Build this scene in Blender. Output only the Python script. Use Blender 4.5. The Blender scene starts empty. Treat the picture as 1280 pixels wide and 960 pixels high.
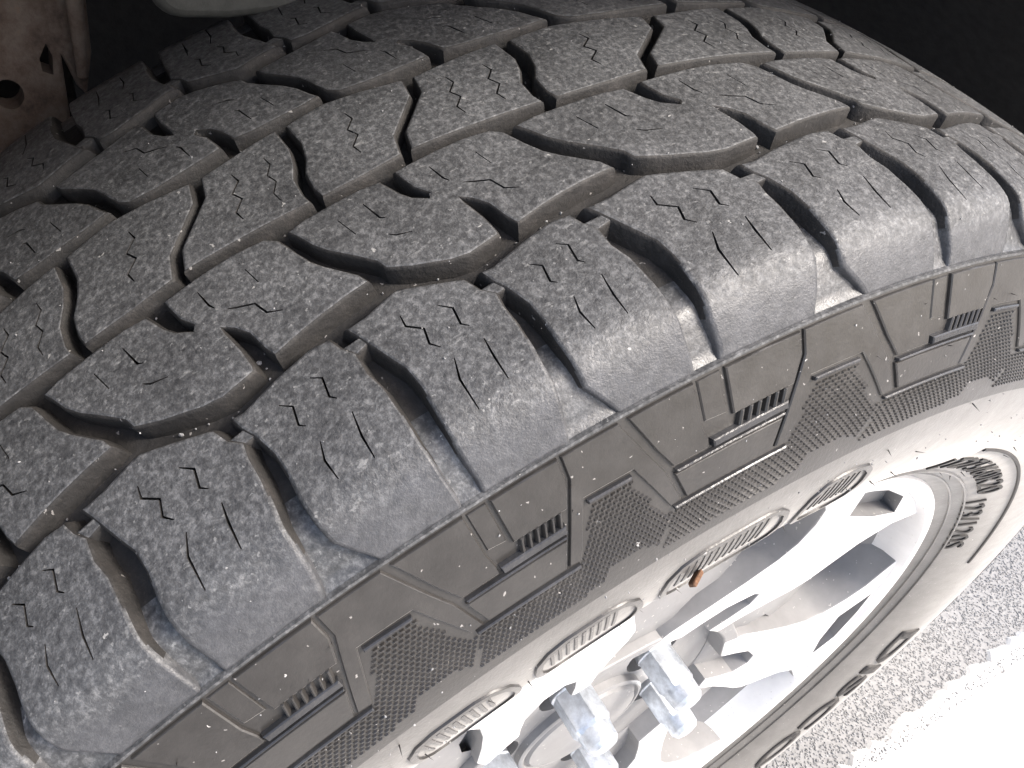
import bpy, bmesh, math, random
import numpy as np
from mathutils import Vector, Matrix
from mathutils.geometry import delaunay_2d_cdt
random.seed(7); rng = np.random.default_rng(7)
PI = math.pi
scene = bpy.context.scene
col = scene.collection

# ------------------------------------------------------------------ camera
G = math.radians(25.0)          # the top of the tyre lies 25 degrees round from the camera's foot
HUB_Z = 0.417                   # axle height above the ground
def wv(v):                      # wheel frame (radial towards camera, -tangent, axle) -> world
    x, y, z = v; y = -y
    return Vector((z, -x * math.sin(G) + y * math.cos(G), x * math.cos(G) + y * math.sin(G)))
CAM_C = (0.58138295, 0.0, 0.22185036)
CAM_R = ((-0.19450477, -0.83951099, 0.50733538), (-0.53527602, 0.52425678, 0.66229481), (-0.82197778, -0.14274496, -0.55134055))
cd = bpy.data.cameras.new('camera'); cam = bpy.data.objects.new('camera', cd); col.objects.link(cam)
right, down, fwd = (wv(r) for r in CAM_R)
M = Matrix((right, -down, -fwd)).transposed().to_4x4()
M.translation = wv(CAM_C) + Vector((0, 0, HUB_Z))
cam.matrix_world = M
cd.sensor_width = 36; cd.lens = 1060.68 / 1280 * 36; cd.clip_start = 0.01; cd.clip_end = 200
scene.camera = cam

# ------------------------------------------------------------------ light
SUN_EL, SUN_AZ = math.radians(50), math.radians(42)      # azimuth from +X (outboard) towards +Y
sdir = Vector((math.cos(SUN_EL) * math.cos(SUN_AZ), math.cos(SUN_EL) * math.sin(SUN_AZ), math.sin(SUN_EL)))
world = bpy.data.worlds.new('World'); scene.world = world; world.use_nodes = True
wn = world.node_tree.nodes; wl = world.node_tree.links
sky = wn.new('ShaderNodeTexSky'); sky.sky_type = 'NISHITA'; sky.sun_disc = False
sky.sun_elevation = SUN_EL; sky.sun_rotation = math.atan2(sdir.x, sdir.y)
sky.air_density = 1.0; sky.dust_density = 5.0; sky.ozone_density = 1.0
bg = wn['Background']; bg.inputs['Strength'].default_value = 0.14
wl.new(sky.outputs[0], bg.inputs[0])
sl = bpy.data.lights.new('sun', 'SUN'); sl.energy = 1.5; sl.angle = math.radians(14); sl.color = (1, .97, .92)
so = bpy.data.objects.new('sun', sl); col.objects.link(so)
so.rotation_euler = (-sdir).to_track_quat('-Z', 'Y').to_euler()
scene.view_settings.view_transform = 'Standard'; scene.view_settings.look = 'None'
scene.view_settings.exposure = 1.4; scene.view_settings.gamma = 1
scene.render.engine = 'CYCLES'

# ------------------------------------------------------------------ materials
class NT:
    def __init__(s, name):
        s.m = bpy.data.materials.new(name); s.m.use_nodes = True
        s.t = s.m.node_tree; s.n = s.t.nodes; s.l = s.t.links
        s.b = s.n['Principled BSDF']; s.tc = s.n.new('ShaderNodeTexCoord').outputs['Object']
    def link(s, a, b): s.l.new(a, b)
    def mapping(s, scale):
        m = s.n.new('ShaderNodeMapping'); m.inputs['Scale'].default_value = scale; s.link(s.tc, m.inputs[0]); return m.outputs[0]
    def noise(s, scale, detail=4, rough=.6, vec=None):
        n = s.n.new('ShaderNodeTexNoise'); n.inputs['Scale'].default_value = scale
        n.inputs['Detail'].default_value = detail; n.inputs['Roughness'].default_value = rough
        s.link(vec or s.tc, n.inputs['Vector']); return n.outputs['Fac']
    def ramp(s, fac, stops):
        r = s.n.new('ShaderNodeValToRGB'); e = r.color_ramp.elements
        while len(e) < len(stops): e.new(.5)
        for i, (p, c) in enumerate(stops):
            e[i].position = p; e[i].color = (c, c, c, 1) if isinstance(c, (int, float)) else (*c, 1)
        s.link(fac, r.inputs[0]); return r.outputs[0]
    def mix(s, fac, a, b, mode='MIX'):
        m = s.n.new('ShaderNodeMix'); m.data_type = 'RGBA'; m.blend_type = mode
        for sock, v in ((m.inputs[0], fac), (m.inputs[6], a), (m.inputs[7], b)):
            if hasattr(v, 'links'): s.link(v, sock)
            else: sock.default_value = v if isinstance(v, (int, float)) else (*v, 1)
        return m.outputs[2]
    def math(s, op, a, b=0.0):
        m = s.n.new('ShaderNodeMath'); m.operation = op
        for i, v in enumerate((a, b)):
            if hasattr(v, 'links'): s.link(v, m.inputs[i])
            else: m.inputs[i].default_value = v
        return m.outputs[0]
    def specks(s, scale, thr, keep):
        v = s.n.new('ShaderNodeTexVoronoi'); v.inputs['Scale'].default_value = scale
        nz = s.n.new('ShaderNodeTexNoise'); nz.inputs['Scale'].default_value = scale * 1.6; nz.inputs['Detail'].default_value = 2; s.link(s.tc, nz.inputs['Vector'])
        vm = s.n.new('ShaderNodeVectorMath'); vm.operation = 'MULTIPLY_ADD'; s.link(nz.outputs['Color'], vm.inputs[0]); vm.inputs[1].default_value = (1.1 / scale,) * 3; s.link(s.tc, vm.inputs[2])
        s.link(vm.outputs[0], v.inputs['Vector'])
        near = s.math('LESS_THAN', v.outputs['Distance'], thr)
        sep = s.n.new('ShaderNodeSeparateColor'); s.link(v.outputs['Color'], sep.inputs[0])
        return s.math('MULTIPLY', near, s.math('GREATER_THAN', sep.outputs[0], keep))
    def bump(s, h, strength, dist, prev=None):
        b = s.n.new('ShaderNodeBump'); b.inputs['Strength'].default_value = strength; b.inputs['Distance'].default_value = dist
        s.link(h, b.inputs['Height'])
        if prev: s.link(prev, b.inputs['Normal'])
        return b.outputs[0]
    def set(s, **k):
        for n, v in k.items():
            i = s.b.inputs[n.replace('_', ' ')]
            if hasattr(v, 'links'): s.link(v, i)
            else: i.default_value = (*v, 1) if isinstance(v, tuple) and len(v) == 3 else v
        return s.m

def mat_tread(smooth=False):
    t = NT('smooth_shoulder_rubber' if smooth else 'worn_tread_rubber')
    mott = t.ramp(t.noise(520, 6, .75), [(.33, (.034, .0345, .036)), (.50, (.074, .075, .077)), (.64, (.150, .151, .153))])
    big = t.ramp(t.noise(34, 4), [(.35, .78), (.65, 1.15)])
    c = t.mix(1.0, mott, big, 'MULTIPLY')
    fleck = t.ramp(t.noise(430, 3, .6, t.mapping((1.0, .45, .8))), [(.62, 0.0), (.74, 1.0)])
    patch = t.ramp(t.noise(50, 3), [(.30, .35), (.62, 1.0)])
    c = t.mix(t.math('MULTIPLY', t.math('MULTIPLY', fleck, patch), 0.08 if smooth else .75), c, (.27, .27, .265))
    c = t.mix(t.math('MULTIPLY', t.specks(520, .20, .86), .35), c, (.36, .36, .35))
    c = t.mix(t.math('MULTIPLY', t.specks(210, .11, .90), .6), c, (.45, .44, .42))
    sx = t.n.new('ShaderNodeSeparateXYZ'); t.link(t.tc, sx.inputs[0])
    ax = t.math('ADD', t.math('ABSOLUTE', sx.outputs[0]), t.math('MULTIPLY', t.math('SUBTRACT', t.noise(45, 4, .6), .5), .010))
    mr = t.n.new('ShaderNodeMapRange'); mr.interpolation_type = 'SMOOTHSTEP'; mr.inputs[1].default_value = .1095; mr.inputs[2].default_value = .1155; t.link(ax, mr.inputs[0])
    edge = mr.outputs[0] if not smooth else 1.0            # the unworn rounded shoulder is smoother than the worn crown
    if not smooth: c = t.mix(t.math('MULTIPLY', edge, .75), c, t.ramp(t.noise(160, 4), [(.35, (.045, .046, .050)), (.65, (.075, .076, .082))]))
    n = t.bump(t.noise(1500, 3, .6), .35 if not smooth else .2, .0006)
    n = t.bump(t.noise(420, 5, .65), .30 if not smooth else .15, .0010, n)
    ro = t.ramp(t.noise(300, 3), [(.35, .42), (.7, .68)]); re = t.ramp(t.noise(140, 4), [(.35, .28), (.7, .48)])
    return t.set(Base_Color=c, Roughness=t.mix(edge, ro, re), Normal=n, Specular_IOR_Level=.5)
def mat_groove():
    t = NT('dusty_shaded_groove_rubber')
    c = t.ramp(t.noise(90, 5, .7), [(.3, (.014, .0130, .0122)), (.55, (.026, .0238, .0220)), (.8, (.052, .047, .043))])  # brown dust tint, darkened further so groove shade sits in the colour
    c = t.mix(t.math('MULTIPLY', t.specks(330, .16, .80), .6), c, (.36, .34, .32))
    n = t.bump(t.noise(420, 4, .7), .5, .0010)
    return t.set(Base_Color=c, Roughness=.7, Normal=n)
def mat_side(dust=False):
    t = NT('dust_filmed_bulge_rubber' if dust else 'dusty_sidewall_rubber')
    c = t.ramp(t.noise(60, 6, .7), [(.3, (.022, .0200, .0182)), (.55, (.033, .0303, .0278)), (.8, (.052, .048, .044))])
    if dust: c = t.ramp(t.noise(45, 6, .7), [(.3, (.080, .076, .070)), (.55, (.110, .105, .098)), (.8, (.150, .144, .135))])
    c = t.mix(t.math('MULTIPLY', t.specks(420, .14, .88), .6), c, (.42, .40, .38))
    c = t.mix(t.math('MULTIPLY', t.specks(170, .08, .86), .8), c, (.55, .53, .51))
    n = t.bump(t.noise(700, 3, .6), .2, .0005)
    return t.set(Base_Color=c, Roughness=t.ramp(t.noise(120, 3), [(.3, .30), (.7, .42)]), Normal=n, Specular_IOR_Level=.65, Sheen_Weight=.5 if dust else .22, Sheen_Roughness=.35, Sheen_Tint=(1.0, .97, .93))
def mat_plain(name, colr, rough, metal=0.0, var=.15, scale=60, bump=0.0, bscale=400, **k):
    t = NT(name)
    lo = tuple(c * (1 - var) for c in colr); hi = tuple(min(1, c * (1 + var)) for c in colr)
    c = t.ramp(t.noise(scale, 5, .65), [(.3, lo), (.7, hi)])
    if k.pop('dust', 0):
        c = t.mix(t.math('MULTIPLY', t.specks(260, .16, .75), .7), c, (.55, .53, .5))
    if bump: t.set(Normal=t.bump(t.noise(bscale, 4, .65), bump, .001))
    return t.set(Base_Color=c, Roughness=rough, Metallic=metal, **k)
def mat_rust():
    t = NT('rusty_cast_iron')
    c = t.ramp(t.noise(55, 8, .72), [(.30, (.030, .018, .015)), (.46, (.115, .080, .060)), (.60, (.165, .128, .102)), (.75, (.20, .115, .062))])
    n = t.bump(t.noise(160, 6, .7), .7, .002)
    return t.set(Base_Color=c, Roughness=.8, Metallic=.1, Normal=n)
def mat_stone():
    t = NT('pale_gravel')
    oi = t.n.new('ShaderNodeNewGeometry').outputs['Random Per Island']
    c = t.ramp(oi, [(0, (.17, .169, .168)), (.35, (.23, .229, .228)), (.8, (.30, .298, .296)), (1, (.42, .416, .412))])
    c = t.mix(.35, c, t.ramp(t.noise(500, 4), [(.3, .22), (.7, .34)]), 'MIX')
    return t.set(Base_Color=c, Roughness=.85)
TREAD, SHOULDER, GROOVE, SIDE = mat_tread(), mat_tread(True), mat_groove(), mat_side()
BULGE = mat_side(True)
RUBBED = mat_plain('rubbed_rubber_edge', (.040, .040, .042), .24, var=.3, bump=.25, bscale=500)
LETTER = mat_plain('bare_letter_rubber', (.030, .027, .025), .55, var=.25)
MACH = mat_plain('machined_aluminium', (.84, .83, .82), .40, .2, var=.05, dust=1, bump=.05)
PAINT = mat_plain('grey_wheel_paint', (.235, .232, .232), .45, .05, var=.12, scale=40, dust=1, bump=.08)
CHROME = mat_plain('chrome_nut', (.62, .66, .71), .34, .75, var=.22, scale=220, bump=.12, bscale=200)
BLACK = mat_plain('black_plastic_and_recess', (.018, .017, .017), .75, var=.4, scale=120, bump=.3)
BODY = mat_plain('white_car_paint', (.75, .75, .74), .3, var=.03)
STEEL = mat_plain('dirty_grey_steel', (.055, .055, .049), .7, .1, var=.35, scale=90, bump=.3)
DARK = mat_plain('dark_hole_backing', (.028, .024, .022), .85, var=.5, scale=70, bump=.5)
RUST = mat_rust(); STONE = mat_stone()
CONC = mat_plain('pale_concrete', (.58, .57, .55), .9, var=.12, scale=35, bump=.5, bscale=180)
SOIL = mat_plain('grey_grit', (.27, .267, .264), .95, var=.15, scale=140, bump=.35, bscale=220)
WOOD = mat_plain('brown_wood_chip', (.15, .075, .040), .85, var=.6, scale=900)

# ------------------------------------------------------------------ object helpers
def link(name, me, mat, parent=None, smooth=38):
    me.materials.append(mat) if not me.materials else None
    if smooth:
        me.shade_smooth() if hasattr(me, 'shade_smooth') else None
        me.set_sharp_from_angle(angle=math.radians(smooth))
    o = bpy.data.objects.new(name, me); col.objects.link(o)
    if parent: o.parent = parent
    return o
def mesh(verts, faces, name='mesh'):
    me = bpy.data.meshes.new(name); me.from_pydata([tuple(v) for v in verts], [], faces); me.update(); return me
def empty(name, loc=(0, 0, 0), parent=None):
    o = bpy.data.objects.new(name, None); o.location = loc; o.empty_display_size = .05; col.objects.link(o)
    if parent: o.parent = parent
    return o
def tag(o, label=None, cat=None, group=None, kind=None):
    for k, v in (('label', label), ('category', cat), ('group', group), ('kind', kind)):
        if v: o[k] = v
    return o

# ------------------------------------------------------------------ 2-D polygons -> relief meshes
def area(p): return .5 * sum(p[i - 1][0] * p[i][1] - p[i][0] * p[i - 1][1] for i in range(len(p)))
def ccw(p): return p if area(p) > 0 else p[::-1]
def resample(p, step, closed=True):
    out = []
    for i in range(len(p) if closed else len(p) - 1):
        a, b = p[i], p[(i + 1) % len(p)]; L = math.dist(a, b); n = max(1, int(math.ceil(L / step)))
        out += [(a[0] + (b[0] - a[0]) * j / n, a[1] + (b[1] - a[1]) * j / n) for j in range(n)]
    if not closed: out.append(p[-1])
    return out
def offset(p, d):               # p counter-clockwise; d > 0 shrinks
    n = len(p); out = []
    for i in range(n):
        a, b, c = p[i - 1], p[i], p[(i + 1) % n]
        e1 = (b[0] - a[0], b[1] - a[1]); e2 = (c[0] - b[0], c[1] - b[1])
        l1 = math.hypot(*e1) or 1e-9; l2 = math.hypot(*e2) or 1e-9
        n1 = (-e1[1] / l1, e1[0] / l1); n2 = (-e2[1] / l2, e2[0] / l2)
        m = (n1[0] + n2[0], n1[1] + n2[1]); q = max(.35, 1 + n1[0] * n2[0] + n1[1] * n2[1])
        k = d(abs(m[1]) / (math.hypot(*m) or 1e-9)) if callable(d) else d
        out.append((b[0] + m[0] * k / q, b[1] + m[1] * k / q))
    return out
def inside(pt, p):
    x, y = pt; c = False
    for i in range(len(p)):
        (x1, y1), (x2, y2) = p[i - 1], p[i]
        if (y1 > y) != (y2 > y) and x < (x2 - x1) * (y - y1) / (y2 - y1) + x1: c = not c
    return c
def segd(pt, p):
    x, y = pt; best = 9
    for i in range(len(p)):
        (x1, y1), (x2, y2) = p[i - 1], p[i]; dx, dy = x2 - x1, y2 - y1; L = dx * dx + dy * dy or 1e-12
        t = min(1, max(0, ((x - x1) * dx + (y - y1) * dy) / L)); best = min(best, math.hypot(x - x1 - t * dx, y - y1 - t * dy))
    return best
def slit(line, w):              # thin closed polygon around a polyline
    L, Rr = [], []
    for i, b in enumerate(line):
        a = line[max(0, i - 1)]; c = line[min(len(line) - 1, i + 1)]
        dx, dy = c[0] - a[0], c[1] - a[1]; l = math.hypot(dx, dy) or 1e-9
        k = w if 0 < i < len(line) - 1 else w * .45
        L.append((b[0] - dy / l * k, b[1] + dx / l * k)); Rr.append((b[0] + dy / l * k, b[1] - dx / l * k))
    return ccw(L + Rr[::-1])
def relief(poly, top=0.0, depth=.008, cham=.0007, out=.0007, step=.004, grid=.005, holes=(), hdepth=.003, floor=False):
    """raised piece: verts as (a, b, h) in metres, with chamfered rim, sloping walls and optional cut-outs"""
    O = ccw(resample(poly, step)); T = offset(O, cham); B = offset(O, (lambda q: -(out[0] + (out[1] - out[0]) * max(0, (q - .55) / .45) ** 1.5)) if isinstance(out, tuple) else -out); n = len(O)
    rings = [(T, 0)]
    if cham >= .0008: rings += [(offset(O, cham * .55), cham * .12), (offset(O, cham * .18), cham * .45)]
    rings += [(O, cham), (B, depth)]; nr = len(rings)
    V = [(*p, top - d) for q, d in rings for p in q]; F = []
    for i in range(n):
        j = (i + 1) % n
        F += [(g * n + n + i, g * n + n + j, g * n + j, g * n + i) for g in range(nr - 1)]
    pts = [Vector(p) for p in T]; faces = [list(range(n))]; hs = [ccw(h) for h in holes]
    for h in hs:
        faces.append(list(range(len(pts), len(pts) + len(h)))); pts += [Vector(p) for p in h]
    if grid:
        xs = [p[0] for p in T]; ys = [p[1] for p in T]; y = min(ys) + grid * .5; r = 0
        while y < max(ys):
            x = min(xs) + grid * (.5 if r % 2 else 1.)
            while x < max(xs):
                if inside((x, y), T) and segd((x, y), T) > grid * .35 and not any(inside((x, y), h) or segd((x, y), h) < grid * .2 for h in hs):
                    pts.append(Vector((x, y)))
                x += grid
            y += grid; r += 1
    res = delaunay_2d_cdt(pts, [], faces, 1, 1e-7)
    rv, rf, of = res[0], res[2], res[5]; base = len(V); V += [(p[0], p[1], top) for p in rv]
    for f, o in zip(rf, of):
        if any(q > 0 for q in o): continue
        a = [rv[i] for i in f]
        f = list(f) if area([(p[0], p[1]) for p in a]) > 0 else list(f)[::-1]
        F.append(tuple(base + i for i in f))
    for h in hs:
        b0 = len(V); m = len(h); V += [(*p, top) for p in h] + [(*p, top - hdepth) for p in h]
        for i in range(m):
            j = (i + 1) % m; F.append((b0 + i, b0 + j, b0 + m + j, b0 + m + i))
        if floor: F.append(tuple(b0 + m + i for i in range(m)))
    return np.array(V), F

# ------------------------------------------------------------------ tyre section and pitch
KEY = np.array([(0, .4190), (.02, .4187), (.04, .4179), (.06, .4166), (.08, .4147), (.094, .4130), (.103, .4116), (.1082, .4100), (.1115, .4076), (.1140, .4043),
    (.1173, .3995), (.1203, .394), (.1245, .386), (.130, .375), (.1355, .361), (.1395, .346), (.1412, .3295), (.1395, .311), (.134, .293), (.126, .277), (.118, .2655), (.1135, .2590)])
def catmull(P, m=40):
    Q = np.vstack([[-P[1, 0], P[1, 1]], P, 2 * P[-1] - P[-2]]); out = []
    for i in range(1, len(Q) - 2):
        p0, p1, p2, p3 = Q[i - 1:i + 3]
        for t in np.linspace(0, 1, m, endpoint=False):
            out.append(.5 * ((2 * p1) + (-p0 + p2) * t + (2 * p0 - 5 * p1 + 4 * p2 - p3) * t * t + (-p0 + 3 * p1 - 3 * p2 + p3) * t ** 3))
    out.append(P[-1]); return np.array(out)
PRO = catmull(KEY); PV = np.concatenate([[0], np.cumsum(np.linalg.norm(np.diff(PRO, axis=0), axis=1))])
tz, tr = np.gradient(PRO[:, 0], PV), np.gradient(PRO[:, 1], PV); tn = np.hypot(tz, tr); PN = np.stack([-tr / tn, tz / tn], 1)
imax = int(np.argmax(PRO[:, 0]))
def v_of_z(z): return np.sign(z) * np.interp(abs(z), PRO[:imax, 0], PV[:imax])
def v_of_r(r): return np.interp(-r, -PRO[:, 1], PV)
def surf(th, v, h):
    s = np.where(v < 0, -1., 1.); a = np.abs(v)
    z = np.interp(a, PV, PRO[:, 0]) + np.interp(a, PV, PN[:, 0]) * h; r = np.interp(a, PV, PRO[:, 1]) + np.interp(a, PV, PN[:, 1]) * h
    return np.stack([s * z, r * np.sin(th - G), HUB_Z + r * np.cos(th - G)], -1)
NP = 31                                                   # pitches round the tyre
ku = [-1, -.5, 0, .5, 1, 1.5, 2, 2.5]; kt = [-.192, -.0855, .0035, .0943, .183, .3066, .4267, .5407]
rest = kt[0] + 2 * PI - kt[-1]; nr = int((NP - 1 - 2.5) * 2)
w = np.array([1.0 + .13 * math.sin(i * 1.7) + .07 * math.sin(i * .61 + 1) for i in range(nr)]); w = w / w.sum() * rest
KU = np.array(ku + [2.5 + .5 * (i + 1) for i in range(nr)]); KT = np.array(kt + list(kt[-1] + np.cumsum(w)))
def th_of_u(u):
    k = np.floor((u - KU[0]) / NP); return np.interp(u - k * NP, KU, KT) + k * 2 * PI
def u_of_th(t): return np.interp(t, KT, KU)
# below the first knot extend the table backwards
def u_of_th_any(t):
    t = np.asarray(t, float); return np.where(t < KT[0], np.interp(t + 2 * PI, KT, KU) - NP, np.interp(t, KT, KU))
RM = .41                                                  # metres per radian for laying out pieces
def widen(pts, lo, dlo, hi, dhi):     # move the two long edges of a rib piece (axial mm below lo / above hi)
    return [(t, z - dlo * min(1, max(0, (lo - z) / 4 + .5)) + dhi * min(1, max(0, (z - hi) / 6 + .5))) for t, z in pts]
def P2(pts): return [(t * RM, float(v_of_z(z / 1000))) for t, z in pts]      # (theta, axial mm)
def PS(pts): return [(t * RM, float(v_of_r(r / 1000))) for t, r in pts]      # (theta, radius mm)
def place(V, k, rot=False):
    u = u_of_th_any(V[:, 0] / RM); v = V[:, 1]
    if rot: u, v = .476 - u, .003 - v
    return surf(th_of_u(u + k), v, V[:, 2])
KMIN, KMAX = -4, 7                                        # pitches built piece by piece
class Bulk:
    def __init__(s): s.v, s.f, s.n = [], [], 0
    def add(s, V, F):
        s.v.append(np.asarray(V)); s.f += [tuple(i + s.n for i in f) for f in F]; s.n += len(V)
    def mesh(s): return mesh(np.concatenate(s.v), s.f)

wheel = empty('wheel', (0, 0, 0))
tag(wheel, 'black all-terrain tyre on a silver alloy truck wheel', 'wheel')
tyre = empty('tyre', (0, 0, HUB_Z), wheel)
INV = Vector((0, 0, -HUB_Z))
def tpart(name, V, F, mat, kind=None, smooth=38):
    me = mesh(np.asarray(V) + np.array(INV), F)
    nn = np.zeros(len(me.polygons) * 3); cc = nn.copy(); ar = np.zeros(len(me.polygons))
    me.polygons.foreach_get('normal', nn); me.polygons.foreach_get('center', cc); me.polygons.foreach_get('area', ar); nn.shape = cc.shape = (-1, 3)
    rr_ = np.hypot(cc[:, 1], cc[:, 2]); core = np.stack([0 * rr_, cc[:, 1] / rr_ * .33, cc[:, 2] / rr_ * .33], 1)
    if (((cc - core) * nn).sum(1) * ar).sum() < 0: me.flip_normals()      # faces look outwards
    o = link(name, me, mat, tyre, smooth)
    if kind: o['kind'] = kind
    return o

# carcass: groove floors, sidewalls
def carcass():
    vs = np.concatenate([np.linspace(0, v_of_z(.094), 26), np.linspace(v_of_z(.094), v_of_r(.392), 22)[1:], np.linspace(v_of_r(.392), v_of_r(.3445), 24)[1:], np.linspace(v_of_r(.3445), PV[-1], 44)[1:]])
    d = np.interp(vs, [0, v_of_z(.070), v_of_z(.078), v_of_z(.090), v_of_z(.108), v_of_r(.3965), v_of_r(.3938)], [.0064, .0064, .0064, .0062, .0042, .0022, 0])
    vs = np.concatenate([-vs[::-1], vs[1:]]); d = np.concatenate([d[::-1], d[1:]]); n = 540; m = len(vs)
    th = np.linspace(0, 2 * PI, n, endpoint=False); T, VV = np.meshgrid(th, vs, indexing='ij')
    P = surf(T, VV, -np.broadcast_to(d, VV.shape)).reshape(-1, 3)
    ft, fs, fo = [], [], []
    cut = v_of_r(.3935); mid = v_of_z(.101)
    for i in range(n):
        for j in range(m - 1):
            q = (i * m + j, i * m + j + 1, (i + 1) % n * m + j + 1, (i + 1) % n * m + j)
            a = max(abs(vs[j]), abs(vs[j + 1])); (ft if a <= mid else fo if a <= cut else fs).append(q)
    bv = v_of_r(.3445); fb = [q for q in fs if vs[q[1] % m] > bv and vs[q[0] % m] > bv]; sb = set(fb); fs = [q for q in fs if q not in sb]
    tpart('sidewall_bulge', P, fb, BULGE, smooth=60); tpart('shoulder_groove_floor', P, fo, SHOULDER, smooth=60); tpart('groove_floor', P, ft, GROOVE, smooth=60); tpart('sidewall', P, fs, SIDE, smooth=60)
carcass()

# tread pieces, traced once per pitch as (theta, axial mm)
S0 = [(.0045, 68.0), (.0097, 68.2), (.0205, 67.8), (.0411, 65.4), (.0473, 65.1), (.0594, 67.2), (.0853, 72.0), (.0883, 72.9), (.0926, 78.0), (.1000, 81.2),
      (.0985, 86), (.0990, 92.2), (.0980, 100.6), (.0965, 106.2), (.0965, 110.9), (.0945, 115.6), (.0905, 120.25), (.0241, 120.25), (.0250, 118), (.0234, 113.5), (.0237, 111),
      (.0240, 103.6), (.0248, 95.2), (.0232, 88.5), (.0177, 82.5), (.0119, 75.8), (.0090, 72.5)]
S1 = [(.0970, 72.8), (.1073, 73.1), (.1329, 70.0), (.1597, 67.6), (.1746, 68.2), (.1785, 72.8), (.1845, 76.5), (.1840, 83.6), (.1886, 89.9), (.1896, 99), (.1894, 107.1),
      (.1902, 111.7), (.1906, 115), (.1915, 118.2), (.1915, 120.25), (.1290, 120.25), (.1245, 118.6), (.1122, 114.2), (.1113, 110.9), (.1105, 102.8), (.1112, 96.5), (.1102, 89.1), (.1050, 81.5), (.1003, 77.7)]
MI = [(.0072, 29.0), (.0207, 27.6), (.0425, 27.2), (.0663, 27.0), (.0815, 28.0), (.0881, 34.2), (.0931, 37.8), (.1019, 40.7), (.1035, 39.6), (.0970, 34.9), (.0936, 29.8), (.0925, 26.9),
      (.1040, 26.3), (.1277, 25.6), (.1500, 25.4), (.1720, 26.6), (.1800, 29.6), (.1868, 36.0), (.1935, 41.8), (.2010, 45.6), (.2225, 54.0), (.2275, 57.2), (.2020, 57.8), (.1808, 58.6), (.1631, 59.8), (.1400, 62.0),
      (.1362, 58.4), (.1323, 53.1), (.1256, 48.8), (.1199, 46.3), (.1222, 50.8), (.1250, 55.7), (.1262, 60.6), (.1255, 62.6), (.1005, 64.3), (.0874, 63.3), (.0643, 59.2), (.0490, 56.4),
      (.0462, 53.6), (.0378, 49.2), (.0240, 42.2), (.0170, 37.4), (.0118, 32.0)]
CA = [(.0490, -14.8), (.0550, -15.6), (.0831, -17.6), (.1139, -15.6), (.1450, -12.8), (.1476, -12.4), (.1435, -4.4), (.1272, 3.6), (.1120, 11), (.1066, 18.6), (.0760, 19.6), (.0415, 19.8),
      (.0392, 16.2), (.0402, 9.0), (.0468, 2.5), (.0506, -4.8)]
CB = [(.1548, -12.2), (.1572, -12.4), (.2025, -14.5), (.2310, -15.4), (.2352, -15.0), (.2366, -4.8), (.2314, 2.5), (.2229, 9.0), (.2216, 16.2), (.2240, 19.6), (.1700, 19.0), (.1138, 18.4), (.1190, 11), (.1345, 3.6), (.1508, -4.4)]
sip = lambda L: slit(P2(L), .00032)
zz = lambda t0, z0, t1, z1: sip([(t0 + (t1 - t0) * f + s * .0035, z0 + (z1 - z0) * f) for f, s in ((0, -.3), (.2, .9), (.4, -.9), (.6, .9), (.8, -.9), (1, .3))])
PIECES = [
  ('shoulder_block', relief(P2(S0), depth=.0074, cham=.0013, out=(.0012, .0022), holes=[sip([(.0394, 73.5), (.0386, 77.3), (.0473, 80.7), (.0448, 85.5), (.0494, 88)]), sip([(.0628, 76.4), (.0698, 79.4), (.0680, 84.9), (.0720, 86.6)]),
      sip([(.0524, 92.8), (.0479, 98.7), (.0477, 107.9)]), sip([(.0747, 91.9), (.0733, 97.5), (.0728, 105)])])),
  ('shoulder_block', relief(P2(S1), depth=.0074, cham=.0013, out=(.0012, .0022), holes=[sip([(.1274, 77.9), (.1345, 80.4), (.1320, 86), (.1355, 87.3)]), sip([(.1518, 75.9), (.1582, 77.8), (.1561, 83.8), (.1597, 85.4)]),
      sip([(.1383, 93.2), (.1350, 98.2), (.1365, 104.3)]), sip([(.1631, 90.9), (.1606, 98.1), (.1605, 104.7)])])),
  ('tie_bar', relief(P2([(.0905, 77.8), (.1025, 77.4), (.1075, 81.4), (.0975, 82.0)]), top=-.0005, depth=.006, cham=.0008, grid=0)),
  ('tie_bar', relief(P2([(.1765, 72.8), (.1940, 72.4), (.1985, 75.8), (.1830, 77.2)]), top=-.0005, depth=.006, cham=.0008, grid=0)),
  ('intermediate_block', relief(P2(widen(MI, 31, 1.6, 56, 2.2)), depth=.0074, cham=.0012, out=(.0004, .0013), holes=[sip([(.1163, 29.8), (.1190, 36.5), (.1215, 38.6)]), sip([(.1285, 41.4), (.1339, 42.7), (.1454, 45), (.1493, 50), (.1589, 52.2)]),
      sip([(.0617, 31.8), (.0659, 39.9), (.0691, 40.8)]), sip([(.0410, 33.2), (.0459, 41.3)]), sip([(.1509, 31.9), (.1544, 38.9)]), sip([(.0640, 47), (.0680, 48.6), (.0780, 50)])])),
  ('centre_block', relief(P2(widen(CA, -11, 2.0, 17, 2.0)), depth=.0074, cham=.0011, out=(.0002, .0013), holes=[zz(.0934, -9.5, .0825, 11.7)])),
  ('centre_block', relief(P2(widen(CB, -11, 2.0, 17, 2.0)), depth=.0074, cham=.0011, out=(.0002, .0013), holes=[zz(.1771, -7.1, .1660, 13.7), zz(.2100, -7, .1995, 14.5)])),
]
bulk_t = Bulk()
protos = {}
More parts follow.
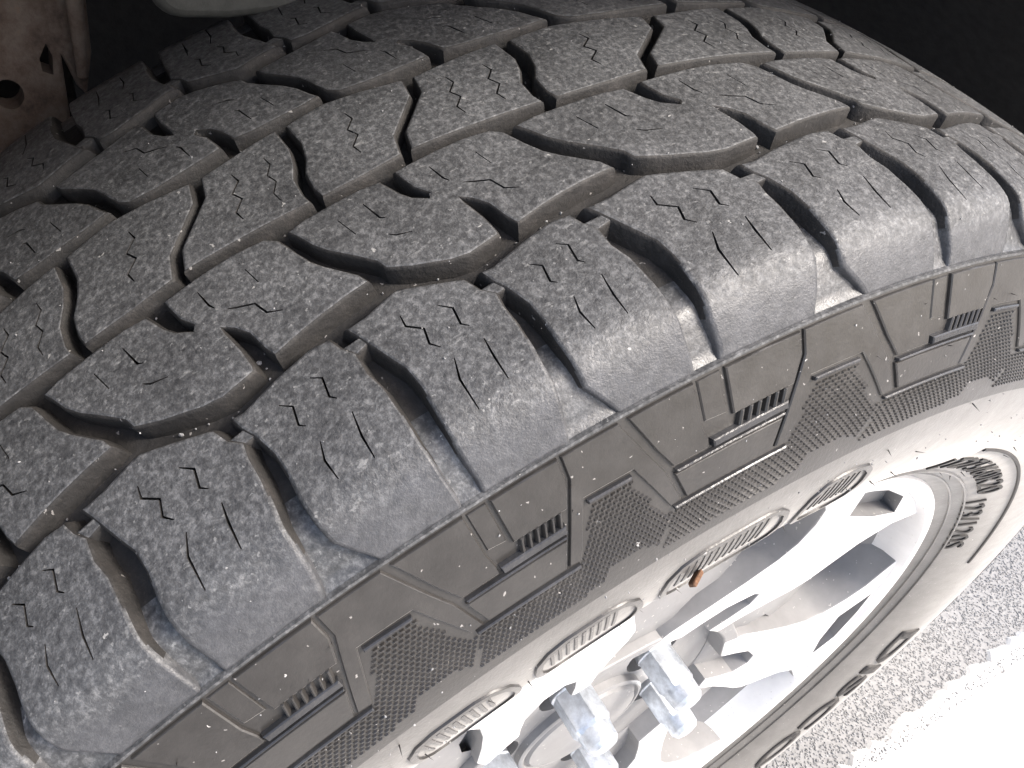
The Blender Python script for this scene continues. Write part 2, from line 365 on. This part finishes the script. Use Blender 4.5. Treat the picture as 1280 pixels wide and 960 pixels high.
for k in range(-15, NP - 15):
    for pi, (name, (V, F)) in enumerate(PIECES):
        for rot in ((False,) if name == 'centre_block' else (False, True)):
            P = place(V, k, rot)
            if KMIN <= k <= KMAX:
                o = tpart(name, P, F, TREAD, smooth=50)
                o.data.materials.append(SHOULDER); o.data.materials.append(GROOVE)
                nf_ = np.array([f.normal[:] for f in o.data.polygons]); cf_ = np.array([f.center[:] for f in o.data.polygons])
                radial = cf_[:, 1:] / np.linalg.norm(cf_[:, 1:], axis=1, keepdims=True)
                up_ = (nf_[:, 1:] * radial).sum(1)
                for f, q_, c_ in zip(o.data.polygons, up_, cf_):
                    if q_ < (.90 if abs(c_[0]) < .098 else .55) and abs(c_[0]) < .110: f.material_index = 2  # walls and rounded rims take the dark groove colour as painted edge shade
            else: bulk_t.add(P, F)
tpart('far_tread', bulk_t.mesh().vertices and np.concatenate(bulk_t.v), bulk_t.f, TREAD, 'stuff')

# sidewall relief, traced once per pitch as (theta, radius mm)
plates = [
  ('sidewall_plate', PS([(-.0470, 392.8), (.0060, 392.8), (.0062, 380.8), (.0085, 376.6), (.0085, 374), (-.0225, 374), (-.0330, 381)]), .0011),
  ('sidewall_plate', PS([(.0262, 392.8), (.0770, 392.8), (.0770, 386.5), (.0702, 379.6), (.0268, 379.6)]), .0012),
  ('sidewall_plate', PS([(.0085, 392.6), (.0232, 392.6), (.0234, 380.6), (.0088, 381.2)]), .0005),
  ('sidewall_plate', PS([(-.0230, 371.6), (.0612, 371.2), (.0525, 362.6), (-.0165, 362.6)]), .0011),
  ('sidewall_bar', PS([(.0104, 376.0), (.0640, 376.0), (.0638, 373.8), (.0104, 373.8)]), .0021),
  ('sidewall_bar', PS([(-.0215, 372.9), (.0620, 372.7), (.0618, 372.0), (-.0213, 372.1)]), .0018),
  ('sidewall_bar', PS([(-.0285, 361.4), (.0638, 361.2), (.0636, 360.2), (-.0282, 360.4)]), .0014),
  ('sidewall_bar', PS([(.0858, 378.6), (.1225, 378.2), (.1222, 377.2), (.0856, 377.6)]), .0016),
  ('sidewall_plate', PS([(.0800, 392.8), (.1250, 392.8), (.1370, 383), (.1500, 373.4), (.1585, 362.6), (.1480, 362.2), (.1255, 379.3), (.0838, 379.6), (.0660, 362.2), (.0550, 362.6), (.0797, 386)]), .0009),
]
plates = [(n, relief(p, top=h, depth=h + .0016, cham=.00035, out=.0003, step=.006, grid=0)) for n, p, h in plates]
for i in range(6):
    t = .0315 + i * .0062
    plates.append(('sidewall_tooth', relief(PS([(t, 379.9), (t + .0026, 379.9), (t - .0006, 375.6), (t - .0034, 375.6)]), top=.0017, depth=.003, cham=.0004, out=.0004, step=.01, grid=0)))
bulk_s = Bulk(); bulk_h = Bulk()
hatch = PS([(-.0285, 359.8), (.0645, 359.6), (.0868, 377.0), (.1218, 376.8), (.1440, 359.8), (.1530, 359.6), (.1330, 346.6), (.1225, 351.6), (.0850, 352.4), (.0780, 347.4), (.0486, 346.2), (-.0434, 346.4)])
def cells():
    V, F = [], []; dx, dy = .00215, .0015
    xs = [p[0] for p in hatch]; ys = [p[1] for p in hatch]; y = min(ys); r = 0
    while y < max(ys):
        x = min(xs) + (dx / 2 if r % 2 else 0)
        while x < max(xs):
            if inside((x, y), hatch) and segd((x, y), hatch) > .0005:
                b = len(V); a, c = dx * .45, dy * .44
                V += [(x - a, y - c, -.0003), (x + a, y - c, -.0003), (x + a, y + c, -.0003), (x - a, y + c, -.0003), (x - a * .5, y - c * .3, .0006), (x + a * .5, y - c * .3, .0006), (x + a * .5, y + c * .3, .0006), (x - a * .5, y + c * .3, .0006)]
                F += [(b + 4, b + 5, b + 6, b + 7)] + [(b + i, b + (i + 1) % 4, b + 4 + (i + 1) % 4, b + 4 + i) for i in range(4)]
            x += dx
        y += dy; r += 1
    return np.array(V), F
hc = cells()
for k in range(-15, NP - 15):
    for name, (V, F) in plates:
        P = place(V, k)
        if KMIN <= k <= KMAX: tpart(name, P, F, RUBBED if name == 'sidewall_bar' else SIDE)
        else: bulk_s.add(P, F)
    bulk_h.add(place(hc[0], k), hc[1])
tpart('far_sidewall_relief', np.concatenate(bulk_s.v), bulk_s.f, SIDE, 'stuff')
tpart('crosshatch_band', np.concatenate(bulk_h.v), bulk_h.f, SIDE, 'stuff', smooth=0)

# ring lines near the bead and the tread edge ledge
def ring(name, r0, r1, h, t0=0, t1=2 * PI, n=360, mat=None):
    full = t1 - t0 > 6.2; th = np.linspace(t0, t1, n, endpoint=not full)
    v = np.array([v_of_r(r0), v_of_r(r0 * .7 + r1 * .3), v_of_r(r0 * .3 + r1 * .7), v_of_r(r1)]); hh = np.array([-.0008, h, h, -.0008])
    T, VV = np.meshgrid(th, v, indexing='ij'); P = surf(T, VV, np.broadcast_to(hh, VV.shape)).reshape(-1, 3); F = []
    for i in range(n if full else n - 1):
        for j in range(3):
            i2 = (i + 1) % n; F.append((i * 4 + j, i * 4 + j + 1, i2 * 4 + j + 1, i2 * 4 + j))
    return tpart(name, P, F, mat or SIDE)
ring('edge_ledge', .3949, .3931, .0006, n=720, mat=SHOULDER)
ring('bead_ring', .2755, .2735, .0012, mat=BULGE); ring('bead_ring', .2690, .2672, .0010, mat=BULGE)
ring('molded_arc', .3020, .2990, .0008, .83, 1.75, 90, LETTER)

# big outlined letters on the bulge, seen edge-on: rounded outlines with fine ribs
for c0, wd in ((-.255, .125), (-.092, .125), (.052, .128), (.220, .165), (.375, .105)):
    def rr(t0, t1, r0, r1, rad_t, rad_r):
        pts = []
        for cx, cy, a0 in ((t1 - rad_t, r1 - rad_r, 0), (t0 + rad_t, r1 - rad_r, 90), (t0 + rad_t, r0 + rad_r, 180), (t1 - rad_t, r0 + rad_r, 270)):
            pts += [(cx + rad_t * math.cos(math.radians(a0 + a)), cy + rad_r * math.sin(math.radians(a0 + a))) for a in (0, 30, 60, 90)]
        return pts
    outp = PS(rr(c0 - wd / 2, c0 + wd / 2, 300, 331.5, .040, 13)); inn = PS(rr(c0 - wd / 2 + .008, c0 + wd / 2 - .008, 303, 329.3, .034, 11))
    V, F = relief(outp, top=.0008, depth=.002, cham=.0003, out=.0003, step=.006, grid=0, holes=[inn], hdepth=.0007, floor=True)
    def put(V): return surf(V[:, 0] / RM, V[:, 1], V[:, 2])
    tpart('letter_outline', put(V), F, SIDE)
    b = Bulk()
    for i in range(int((wd - .042) / .009)):
        t = c0 - wd / 2 + .022 + i * .009
        V, F = relief(PS([(t, 327.5), (t + .0042, 327.5), (t + .0008, 314), (t - .0034, 314)]), top=.0004, depth=.0012, cham=.0002, out=.0002, step=.006, grid=0); b.add(put(V), F)
    tpart('letter_ribs', np.concatenate(b.v), b.f, SIDE, 'stuff')

# lettering that can be read
def lettering(body, t0, t1, r0, r1, h, mat, name, off=0.0):
    cu = bpy.data.curves.new('txt', 'FONT'); cu.body = body; cu.resolution_u = 3; cu.offset = off
    ob = bpy.data.objects.new('txt', cu); col.objects.link(ob)
    bpy.context.view_layer.update()
    me = bpy.data.meshes.new_from_object(ob.evaluated_get(bpy.context.evaluated_depsgraph_get()))
    bpy.data.objects.remove(ob)
    bm = bmesh.new(); bm.from_mesh(me)
    bmesh.ops.remove_doubles(bm, verts=bm.verts, dist=1e-5)
    bmesh.ops.subdivide_edges(bm, edges=[e for e in bm.edges if e.calc_length() > .25], cuts=2)
    co = np.array([v.co[:2] for v in bm.verts]); lo, hi = co.min(0), co.max(0)
    ext = bmesh.ops.extrude_face_region(bm, geom=list(bm.faces)); low = {v for v in ext['geom'] if isinstance(v, bmesh.types.BMVert)}
    for v in bm.verts:
        t = t0 + (v.co.x - lo[0]) / (hi[0] - lo[0]) * (t1 - t0); r = r0 + (v.co.y - lo[1]) / (hi[1] - lo[1]) * (r1 - r0)
        p = surf(np.array(t), np.array(float(v_of_r(r))), np.array(h if v not in low else -.001)); v.co = Vector(p) + INV
    bmesh.ops.recalc_face_normals(bm, faces=bm.faces)
    bm.to_mesh(me); bm.free(); return link(name, me, mat, tyre, 0)
lettering('DISCOVERER', 2.10, 3.42, .2990, .3170, .0012, LETTER, 'lettering', .03)
lettering('LT275/60R20', .78, 1.28, .2800, .2925, .0009, LETTER, 'lettering')
lettering('123/120S', 1.33, 1.64, .2735, .2855, .0009, LETTER, 'lettering')

# rubber vent whiskers and grit lodged on the tyre
b = Bulk()
for i in range(70):
    u = rng.uniform(-3, 6); r = rng.choice([rng.uniform(.31, .345), rng.uniform(.362, .392), rng.uniform(.27, .31)])
    t = float(th_of_u(u)); v = float(v_of_r(r)); L = rng.uniform(.0015, .0042); wq = .00030
    a = surf(np.array([t - wq / .35, t + wq / .35, t]), np.array([v, v, v + 2 * wq]), np.full(3, -.0003)); tip = surf(np.array([t + rng.normal() * .004]), np.array([v + rng.normal() * .0012]), np.array([L]))
    b.add(np.vstack([a, tip]), [(0, 1, 3), (1, 2, 3), (2, 0, 3)])
tpart('vent_whiskers', np.concatenate(b.v), b.f, LETTER, 'stuff', 0)
def rock(rad, seed):
    q = np.random.default_rng(seed); bm = bmesh.new(); bmesh.ops.create_icosphere(bm, subdivisions=1, radius=1)
    V = np.array([v.co[:] for v in bm.verts]); bm.verts.index_update(); F = [tuple(v.index for v in f.verts) for f in bm.faces]; bm.free()
    return V * q.uniform(.65, 1.15, (len(V), 1)) * np.array([1, q.uniform(.7, 1), q.uniform(.5, .8)]) * rad, F
ROCKS = [rock(1, s) for s in range(8)]
def rot3(q):
    a = q.normal(size=4); a /= np.linalg.norm(a); w_, x, y, z = a
    return np.array([[1 - 2 * (y * y + z * z), 2 * (x * y - z * w_), 2 * (x * z + y * w_)], [2 * (x * y + z * w_), 1 - 2 * (x * x + z * z), 2 * (y * z - x * w_)], [2 * (x * z - y * w_), 2 * (y * z + x * w_), 1 - 2 * (x * x + y * y)]])
b = Bulk()
for i in range(300):
    q = rng.uniform()
    if q < .45: zc = rng.normal(.0655, .0035); h = -.0061
    elif q < .6: zc = rng.normal(.023, .002); h = -.0061
    else: zc = rng.uniform(-.06, .118); h = .0001
    t = rng.uniform(-.5, .85); s = rng.uniform(.0003, .0007) * (1.5 if rng.uniform() < .06 else 1)
    if h > 0: s *= .5
    V, F = ROCKS[i % 8]; b.add(V @ rot3(rng).T * s + surf(np.array([t]), np.array([float(v_of_z(zc))]), np.array([h + s * .3])), F)
for i in range(160):
    t = rng.uniform(-.5, .9); s = rng.uniform(.0002, .00055); r = rng.uniform(.31, .392)
    V, F = ROCKS[i % 8]; b.add(V @ rot3(rng).T * s + surf(np.array([t]), np.array([float(v_of_r(r))]), np.array([.0010])), F)
grit = link('lodged_grit', mesh(np.concatenate(b.v), b.f), STONE, None, 0)
tag(grit, 'tiny pale grit lodged in the tyre grooves and on the sidewall', 'grit', kind='stuff')

# ------------------------------------------------------------------ alloy wheel
rim = empty('rim', (0, 0, HUB_Z), wheel)
def wpt(x, a, b):               # axial x, and wheel-plane coordinates in the camera-foot frame
    return (x, -a * math.sin(G) + b * math.cos(G), a * math.cos(G) + b * math.sin(G))
def polar(r, deg): return (r * math.cos(math.radians(deg)), r * math.sin(math.radians(deg)))
def revolve(name, prof, mat, n=160, parent=rim, smooth=40):
    V, F = [], []; m = len(prof)
    for i in range(n):
        for x, r in prof: V.append(wpt(x, *polar(r, 360 * i / n)))
    for i in range(n):
        for j in range(m - 1): F.append((i * m + j, (i + 1) % n * m + j, (i + 1) % n * m + j + 1, i * m + j + 1))
    return link(name, mesh(V, F), mat, parent, smooth)
revolve('rim_lip', [(.104, .264), (.112, .2625), (.1165, .2600), (.1180, .2560), (.1170, .2525), (.1130, .2505), (.100, .2490), (.092, .2470)], MACH)
revolve('barrel', [(.0925, .2472), (.080, .238), (.06, .232), (.02, .228), (-.05, .230), (-.10, .236), (-.115, .252), (-.119, .262)], PAINT)
def face_z(r): return .097 + (r - .10) / .145 * .015
def on_face(V, dz=0.0, slope=1.0):
    r = np.hypot(V[:, 0], V[:, 1]); z = face_z(r) + dz + V[:, 2]
    return [wpt(z[i], V[i, 0], V[i, 1]) for i in range(len(V))]
spoke_l = [(-21, .2515), (-15, .232), (-12.5, .218), (-10.5, .200), (-10.5, .185), (-13, .165), (-17.5, .145), (-25, .125), (-29, .1085), (-14, .1085), (-11, .120), (-7, .136), (-1, .148), (3, .148)]
spoke_r = [(6, .138), (5.5, .122), (4, .1085), (11, .1085), (12.5, .125), (15, .142), (17.5, .160), (18, .172), (16, .195), (15, .21), (15.5, .232), (19, .2515), (12, .2515), (5, .2515), (-2, .2515), (-9, .2515), (-15, .2515)]
for s in range(6):
    c0 = -2 + 60 * s
    poly = [polar(r, c0 + d) for d, r in spoke_l + spoke_r]
    tri = [polar(r, c0 + d) for d, r in ((-10, .2465), (-3, .2475), (5, .2470), (10, .2370), (4, .2270), (-5, .2245))]
    V, F = relief(poly, depth=.046, cham=.0022, out=.002, step=.010, grid=.016, holes=[tri], hdepth=.010, floor=True)
    ms = mesh(on_face(V), F)
    if sum(f.normal.x * f.area for f in ms.polygons) < 0: ms.flip_normals()
    sp = link('spoke', ms, MACH, rim, 30)
    me = sp.data; me.materials.append(PAINT)
    for f in me.polygons:
        if abs(f.normal.x) < .55 or f.center.x < .085 + 0 or f.center.x < face_z(math.hypot(f.center.y, f.center.z)) - .006: f.material_index = 1
    a0, a1 = c0 + 16, c0 + 60 - 12
    # painted floor of the window beside the spoke, falling away towards the rim
    V, F = [], []; nr_, na = 14, 12
    for i in range(nr_):
        r = .1200 + (.2440 - .1200) * i / (nr_ - 1)
        for j in range(na):
            e0 = 9; e1 = 60 - (9 if r > .165 else 9 + 14 * min(1, (.165 - r) / .02)); p = polar(r, c0 + e0 + (e1 - e0) * j / (na - 1)); V.append(wpt(face_z(r) - .007 - .034 * (max(0, (r - .135) / .11)) ** 1.3, *p))
    F = [(i * na + j, i * na + j + 1, (i + 1) * na + j + 1, (i + 1) * na + j) for i in range(nr_ - 1) for j in range(na - 1)]
    link('window_floor', mesh(V, F), PAINT, rim, 60)
    V, F = relief([polar(r, c0 + d) for d, r in ((8, .1082), (14, .1080), (20, .1080), (26, .1080), (33, .1082), (35, .1200), (30, .1190), (20, .1185), (14, .1200), (11, .1240))], depth=.028, cham=.0015, out=.001, step=.006, grid=0)
    ms = mesh(on_face(V, -.0006), F)
    if sum(f.normal.x * f.area for f in ms.polygons) < 0: ms.flip_normals()
    link('hub_bridge', ms, PAINT, rim, 40)
revolve('pocket_floor', [(.070, .1075), (.0835, .1075), (.0850, .1095), (.0860, .120), (.0880, .150), (.0885, .156)], PAINT, 120)
LUG_R, ZB = .0700, .0830
lugs = [polar(LUG_R, 4 + 60 * i) for i in range(6)]
hub = [polar(.1076, 3 * i) for i in range(120)]
holes = [[(lx + .0205 * math.cos(a * PI / 10), ly + .0205 * math.sin(a * PI / 10)) for a in range(20)] for lx, ly in lugs]
V, F = relief(hub, depth=.02, cham=.0002, out=0, step=.02, grid=.02, holes=holes, hdepth=.018, floor=True)
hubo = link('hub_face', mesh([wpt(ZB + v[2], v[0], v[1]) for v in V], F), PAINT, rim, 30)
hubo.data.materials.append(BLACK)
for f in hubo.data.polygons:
    if f.center.x < ZB - .010: f.material_index = 1  # lug recess floors coloured black, the shade of the holes painted in
revolve('centre_cap', [(.0825, .0480), (.0875, .0475), (.0885, .0460), (.0885, .0445), (.0865, .0435), (.0865, .0425), (.0895, .0405), (.0915, .025), (.0920, .0001)], PAINT, 96)
def nut():
    V, F = [], []; n = 12
    def ringv(z, rad, hexf):
        for i in range(24):
            a = 2 * PI * i / 24; k = math.cos(PI / 6) / math.cos((a + PI / 6) % (PI / 3) - PI / 6)
            r = rad * (1 - hexf) + rad * k * hexf * 1.04; V.append((z, r * math.cos(a), r * math.sin(a)))
    for z, r, hx in ((-.014, .0090, 0), (-.006, .0112, 0), (0, .0128, 0), (.0015, .0128, 0), (.0022, .0124, 1), (.024, .0124, 1), (.0262, .0112, .6), (.0275, .0108, 0), (.0355, .0102, 0), (.0382, .0080, 0), (.0392, .0040, 0)): ringv(z, r, hx)
    m = len(V) // 24
    for j in range(m - 1):
        for i in range(24): F.append((j * 24 + i, (j + 1) * 24 + i, (j + 1) * 24 + (i + 1) % 24, j * 24 + (i + 1) % 24))
    F.append(tuple((m - 1) * 24 + i for i in range(24))[::-1]); return V, F
nv, nf = nut()
for i, (lx, ly) in enumerate(lugs):
    a0 = rng.uniform(0, 1); V = []
    for z, p, q in nv:
        V.append(wpt(ZB + z, lx + p * math.cos(a0) - q * math.sin(a0), ly + p * math.sin(a0) + q * math.cos(a0)))
    o = link('lug_nut', mesh(V, nf), CHROME, wheel, 25); o.location = (0, 0, HUB_Z)

# ------------------------------------------------------------------ things round the wheel
def plate_x(name, outline, x, thick, mat, holes=(), hd=None, parent=None, cham=.002, grid=.01):
    V, F = relief(outline, depth=thick, cham=cham, out=0, step=.006, grid=grid, holes=holes, hdepth=hd or thick)
    return link(name, mesh([(x + v[2], v[0], v[1]) for v in V], F), mat, parent, 35)
def circ(y, z, r, n=18, ky=1.0): return [(y + r * ky * math.cos(2 * PI * i / n), z + r * math.sin(2 * PI * i / n)) for i in range(n)]
kn = empty('suspension_bracket', (-.19, -.215, .70))
tag(kn, 'rusty cast suspension bracket with a bolt hole behind the tyre', 'bracket')
def kpart(name, *a, **k):
    o = plate_x(name, *a, **k); o.parent = kn; o.location = -kn.location; return o
kpart('casting', [(-.187, .84), (-.1865, .783), (-.1878, .760), (-.1925, .7405), (-.1960, .7455), (-.2000, .7600), (-.2010, .7300), (-.2005, .70), (-.2020, .60), (-.34, .60), (-.34, .84)], -.170, .010, RUST,
      holes=[circ(-.2232, .7442, .0068, 18, .85), [(-.2052, .7655), (-.2035, .7600), (-.2045, .7515), (-.2085, .7535), (-.2088, .7590)]])
kpart('backing', [(-.345, .595), (-.19, .595), (-.19, .845), (-.345, .845)], -.225, .015, DARK)  # dark sheet added behind the casting so its holes read as black
for pts, rad in (([(-.163, -.1905, .86), (-.163, -.1915, .79), (-.166, -.1937, .752)], (.0042, .0042, .0022)),):
    V, F = [], []
    P = [np.array(pts[0]) * (1 - t) ** 2 + 2 * np.array(pts[1]) * t * (1 - t) + np.array(pts[2]) * t * t for t in np.linspace(0, 1, 14)]
    for i, p in enumerate(P):
        r = rad[0] + (rad[2] - rad[0]) * (i / 13) ** 2
        for a in range(12): V.append((p[0] + r * math.sin(a * PI / 6), p[1] + r * math.cos(a * PI / 6), p[2]))
    F = [(i * 12 + a, i * 12 + (a + 1) % 12, (i + 1) * 12 + (a + 1) % 12, (i + 1) * 12 + a) for i in range(13) for a in range(12)] + [tuple(13 * 12 + a for a in range(12))]
    o = link('rib', mesh(V, F), RUST, kn, 60); o.location = -kn.location
gb = plate_x('strut_arm', [(-.1768, .87), (-.1768, .8150), (-.1762, .8120), (-.1748, .8092), (-.1726, .8070), (-.1700, .8055), (-.1660, .8046), (-.1500, .8038), (-.1300, .8052), (-.1100, .8090), (-.09, .815), (-.09, .87)], -.096, .022, STEEL, cham=.004)
tag(gb, 'dirty grey steel arm with a rounded end above the tyre', 'steel arm')

def arch():
    V, F = [], []; n = 60; prof = [(.065, .565), (.055, .553), (.02, .548), (-.10, .548), (-.25, .545), (-.36, .53), (-.42, .49), (-.44, .42), (-.445, .30), (-.445, .12)]
    for i in range(n):
        a = math.radians(-42 + 202 * i / (n - 1))
        for x, r in prof:
            wob = .004 * math.sin(a * 9) if 2 < prof.index((x, r)) < 8 else 0
            V.append(wpt(x, (r + wob) * math.cos(a), (r + wob) * math.sin(a)))
    m = len(prof); F = [(i * m + j, i * m + j + 1, (i + 1) * m + j + 1, (i + 1) * m + j) for i in range(n - 1) for j in range(m - 1)]
    me = mesh(V, F); o = link('wheel_arch_liner', me, BLACK, None, 60); o.location = (0, 0, HUB_Z)
    md = o.modifiers.new('thick', 'SOLIDIFY'); md.thickness = .004; md.offset = 1
    return tag(o, 'black plastic wheel arch liner curving over the tyre', 'arch liner')
arch()
def fender():
    V, F = [], []; n = 60
    for i in range(n):
        a = math.radians(-42 + 202 * i / (n - 1))
        for x, r in ((.060, .566), (.072, .566), (.078, .572), (.080, .590), (.070, .70), (.03, .82)): V.append(wpt(x, r * math.cos(a), r * math.sin(a)))
    F = [(i * 6 + j, i * 6 + j + 1, (i + 1) * 6 + j + 1, (i + 1) * 6 + j) for i in range(n - 1) for j in range(5)]
    o = link('fender', mesh(V, F), BODY, None, 50); o.location = (0, 0, HUB_Z)
    md = o.modifiers.new('thick', 'SOLIDIFY'); md.thickness = .003
    return tag(o, 'white body fender panel around the wheel arch opening', 'fender')
fender()

# wood chip resting on the spoke edge
def chip(name, px, x, size, label):
    V = [(sx * size[0], sy * size[1], sz * size[2]) for sx in (-1, 1) for sy in (-1, 1) for sz in (-1, 1)]
    V = [tuple(c * rng.uniform(.8, 1.2) for c in v) for v in V]; F = [(0, 1, 3, 2), (4, 6, 7, 5), (0, 4, 5, 1), (2, 3, 7, 6), (0, 2, 6, 4), (1, 5, 7, 3)]
    o = link(name, mesh(V, F), WOOD, None, 0); bv = o.modifiers.new('b', 'BEVEL'); bv.width = .0003
    o.location = Vector(wpt(x, *px)) + Vector((0, 0, HUB_Z)); o.rotation_euler = (.4, .3, .6)
    return tag(o, label, 'wood chip')
p = surf(np.array([.178]), np.array([float(v_of_r(.3165))]), np.array([.0022]))[0]
o = chip('wood_chip', (0, 0), 0, (.0008, .0030, .0022), 'small brown wood chip stuck to the sidewall bulge'); o.location = p

# ------------------------------------------------------------------ ground
def sheet(name, x0, x1, y0, y1, z, mat, label=None):
    o = link(name, mesh([(x0, y0, z), (x1, y0, z), (x1, y1, z), (x0, y1, z)], [(0, 1, 2, 3)]), mat, None, 0)
    o['kind'] = 'structure'
    return tag(o, label, None)
tag(sheet('ground', -40, 40, -40, 40, 0, SOIL), 'grey gritty ground under the wheel', 'ground')
# pale concrete with a broken edge beside the gravel
V, F = [], []; ys = np.linspace(-.6, 2.6, 260); xe = .160 + np.cumsum(rng.normal(0, .0018, 260)) * .25 + rng.normal(0, .003, 260) - (ys - .6) * .02
for y, x in zip(ys, xe): V += [(x, y, -.002), (x + .008, y, .0045), (6, y, .0045)]
F = [(3 * i + j, 3 * i + j + 1, 3 * i + 4 + j, 3 * i + 3 + j) for i in range(259) for j in (0, 1)]
o = link('pavement', mesh(V, F), CONC, None, 0); tag(o, 'pale bright concrete paving with a ragged edge beside the gravel', 'paving', kind='structure')
b = Bulk()
for i in range(34000):
    x = rng.uniform(-.06, .185); y = rng.uniform(.1, 1.5)
    if x > .165 and rng.uniform() < .6: continue
    s = rng.uniform(.0009, .0020) * (1.6 if rng.uniform() < .06 else 1); V, F = ROCKS[i % 8]
    b.add(V @ rot3(rng).T * s + np.array([x, y, -s * .25 + .0003 + (.0045 if x > .170 else 0) + rng.uniform(0, .0008)]), F)
gr = link('gravel', mesh(np.concatenate(b.v), b.f), STONE, None, 0)
tag(gr, 'pale crushed gravel strip beside the tyre', 'gravel', kind='stuff')
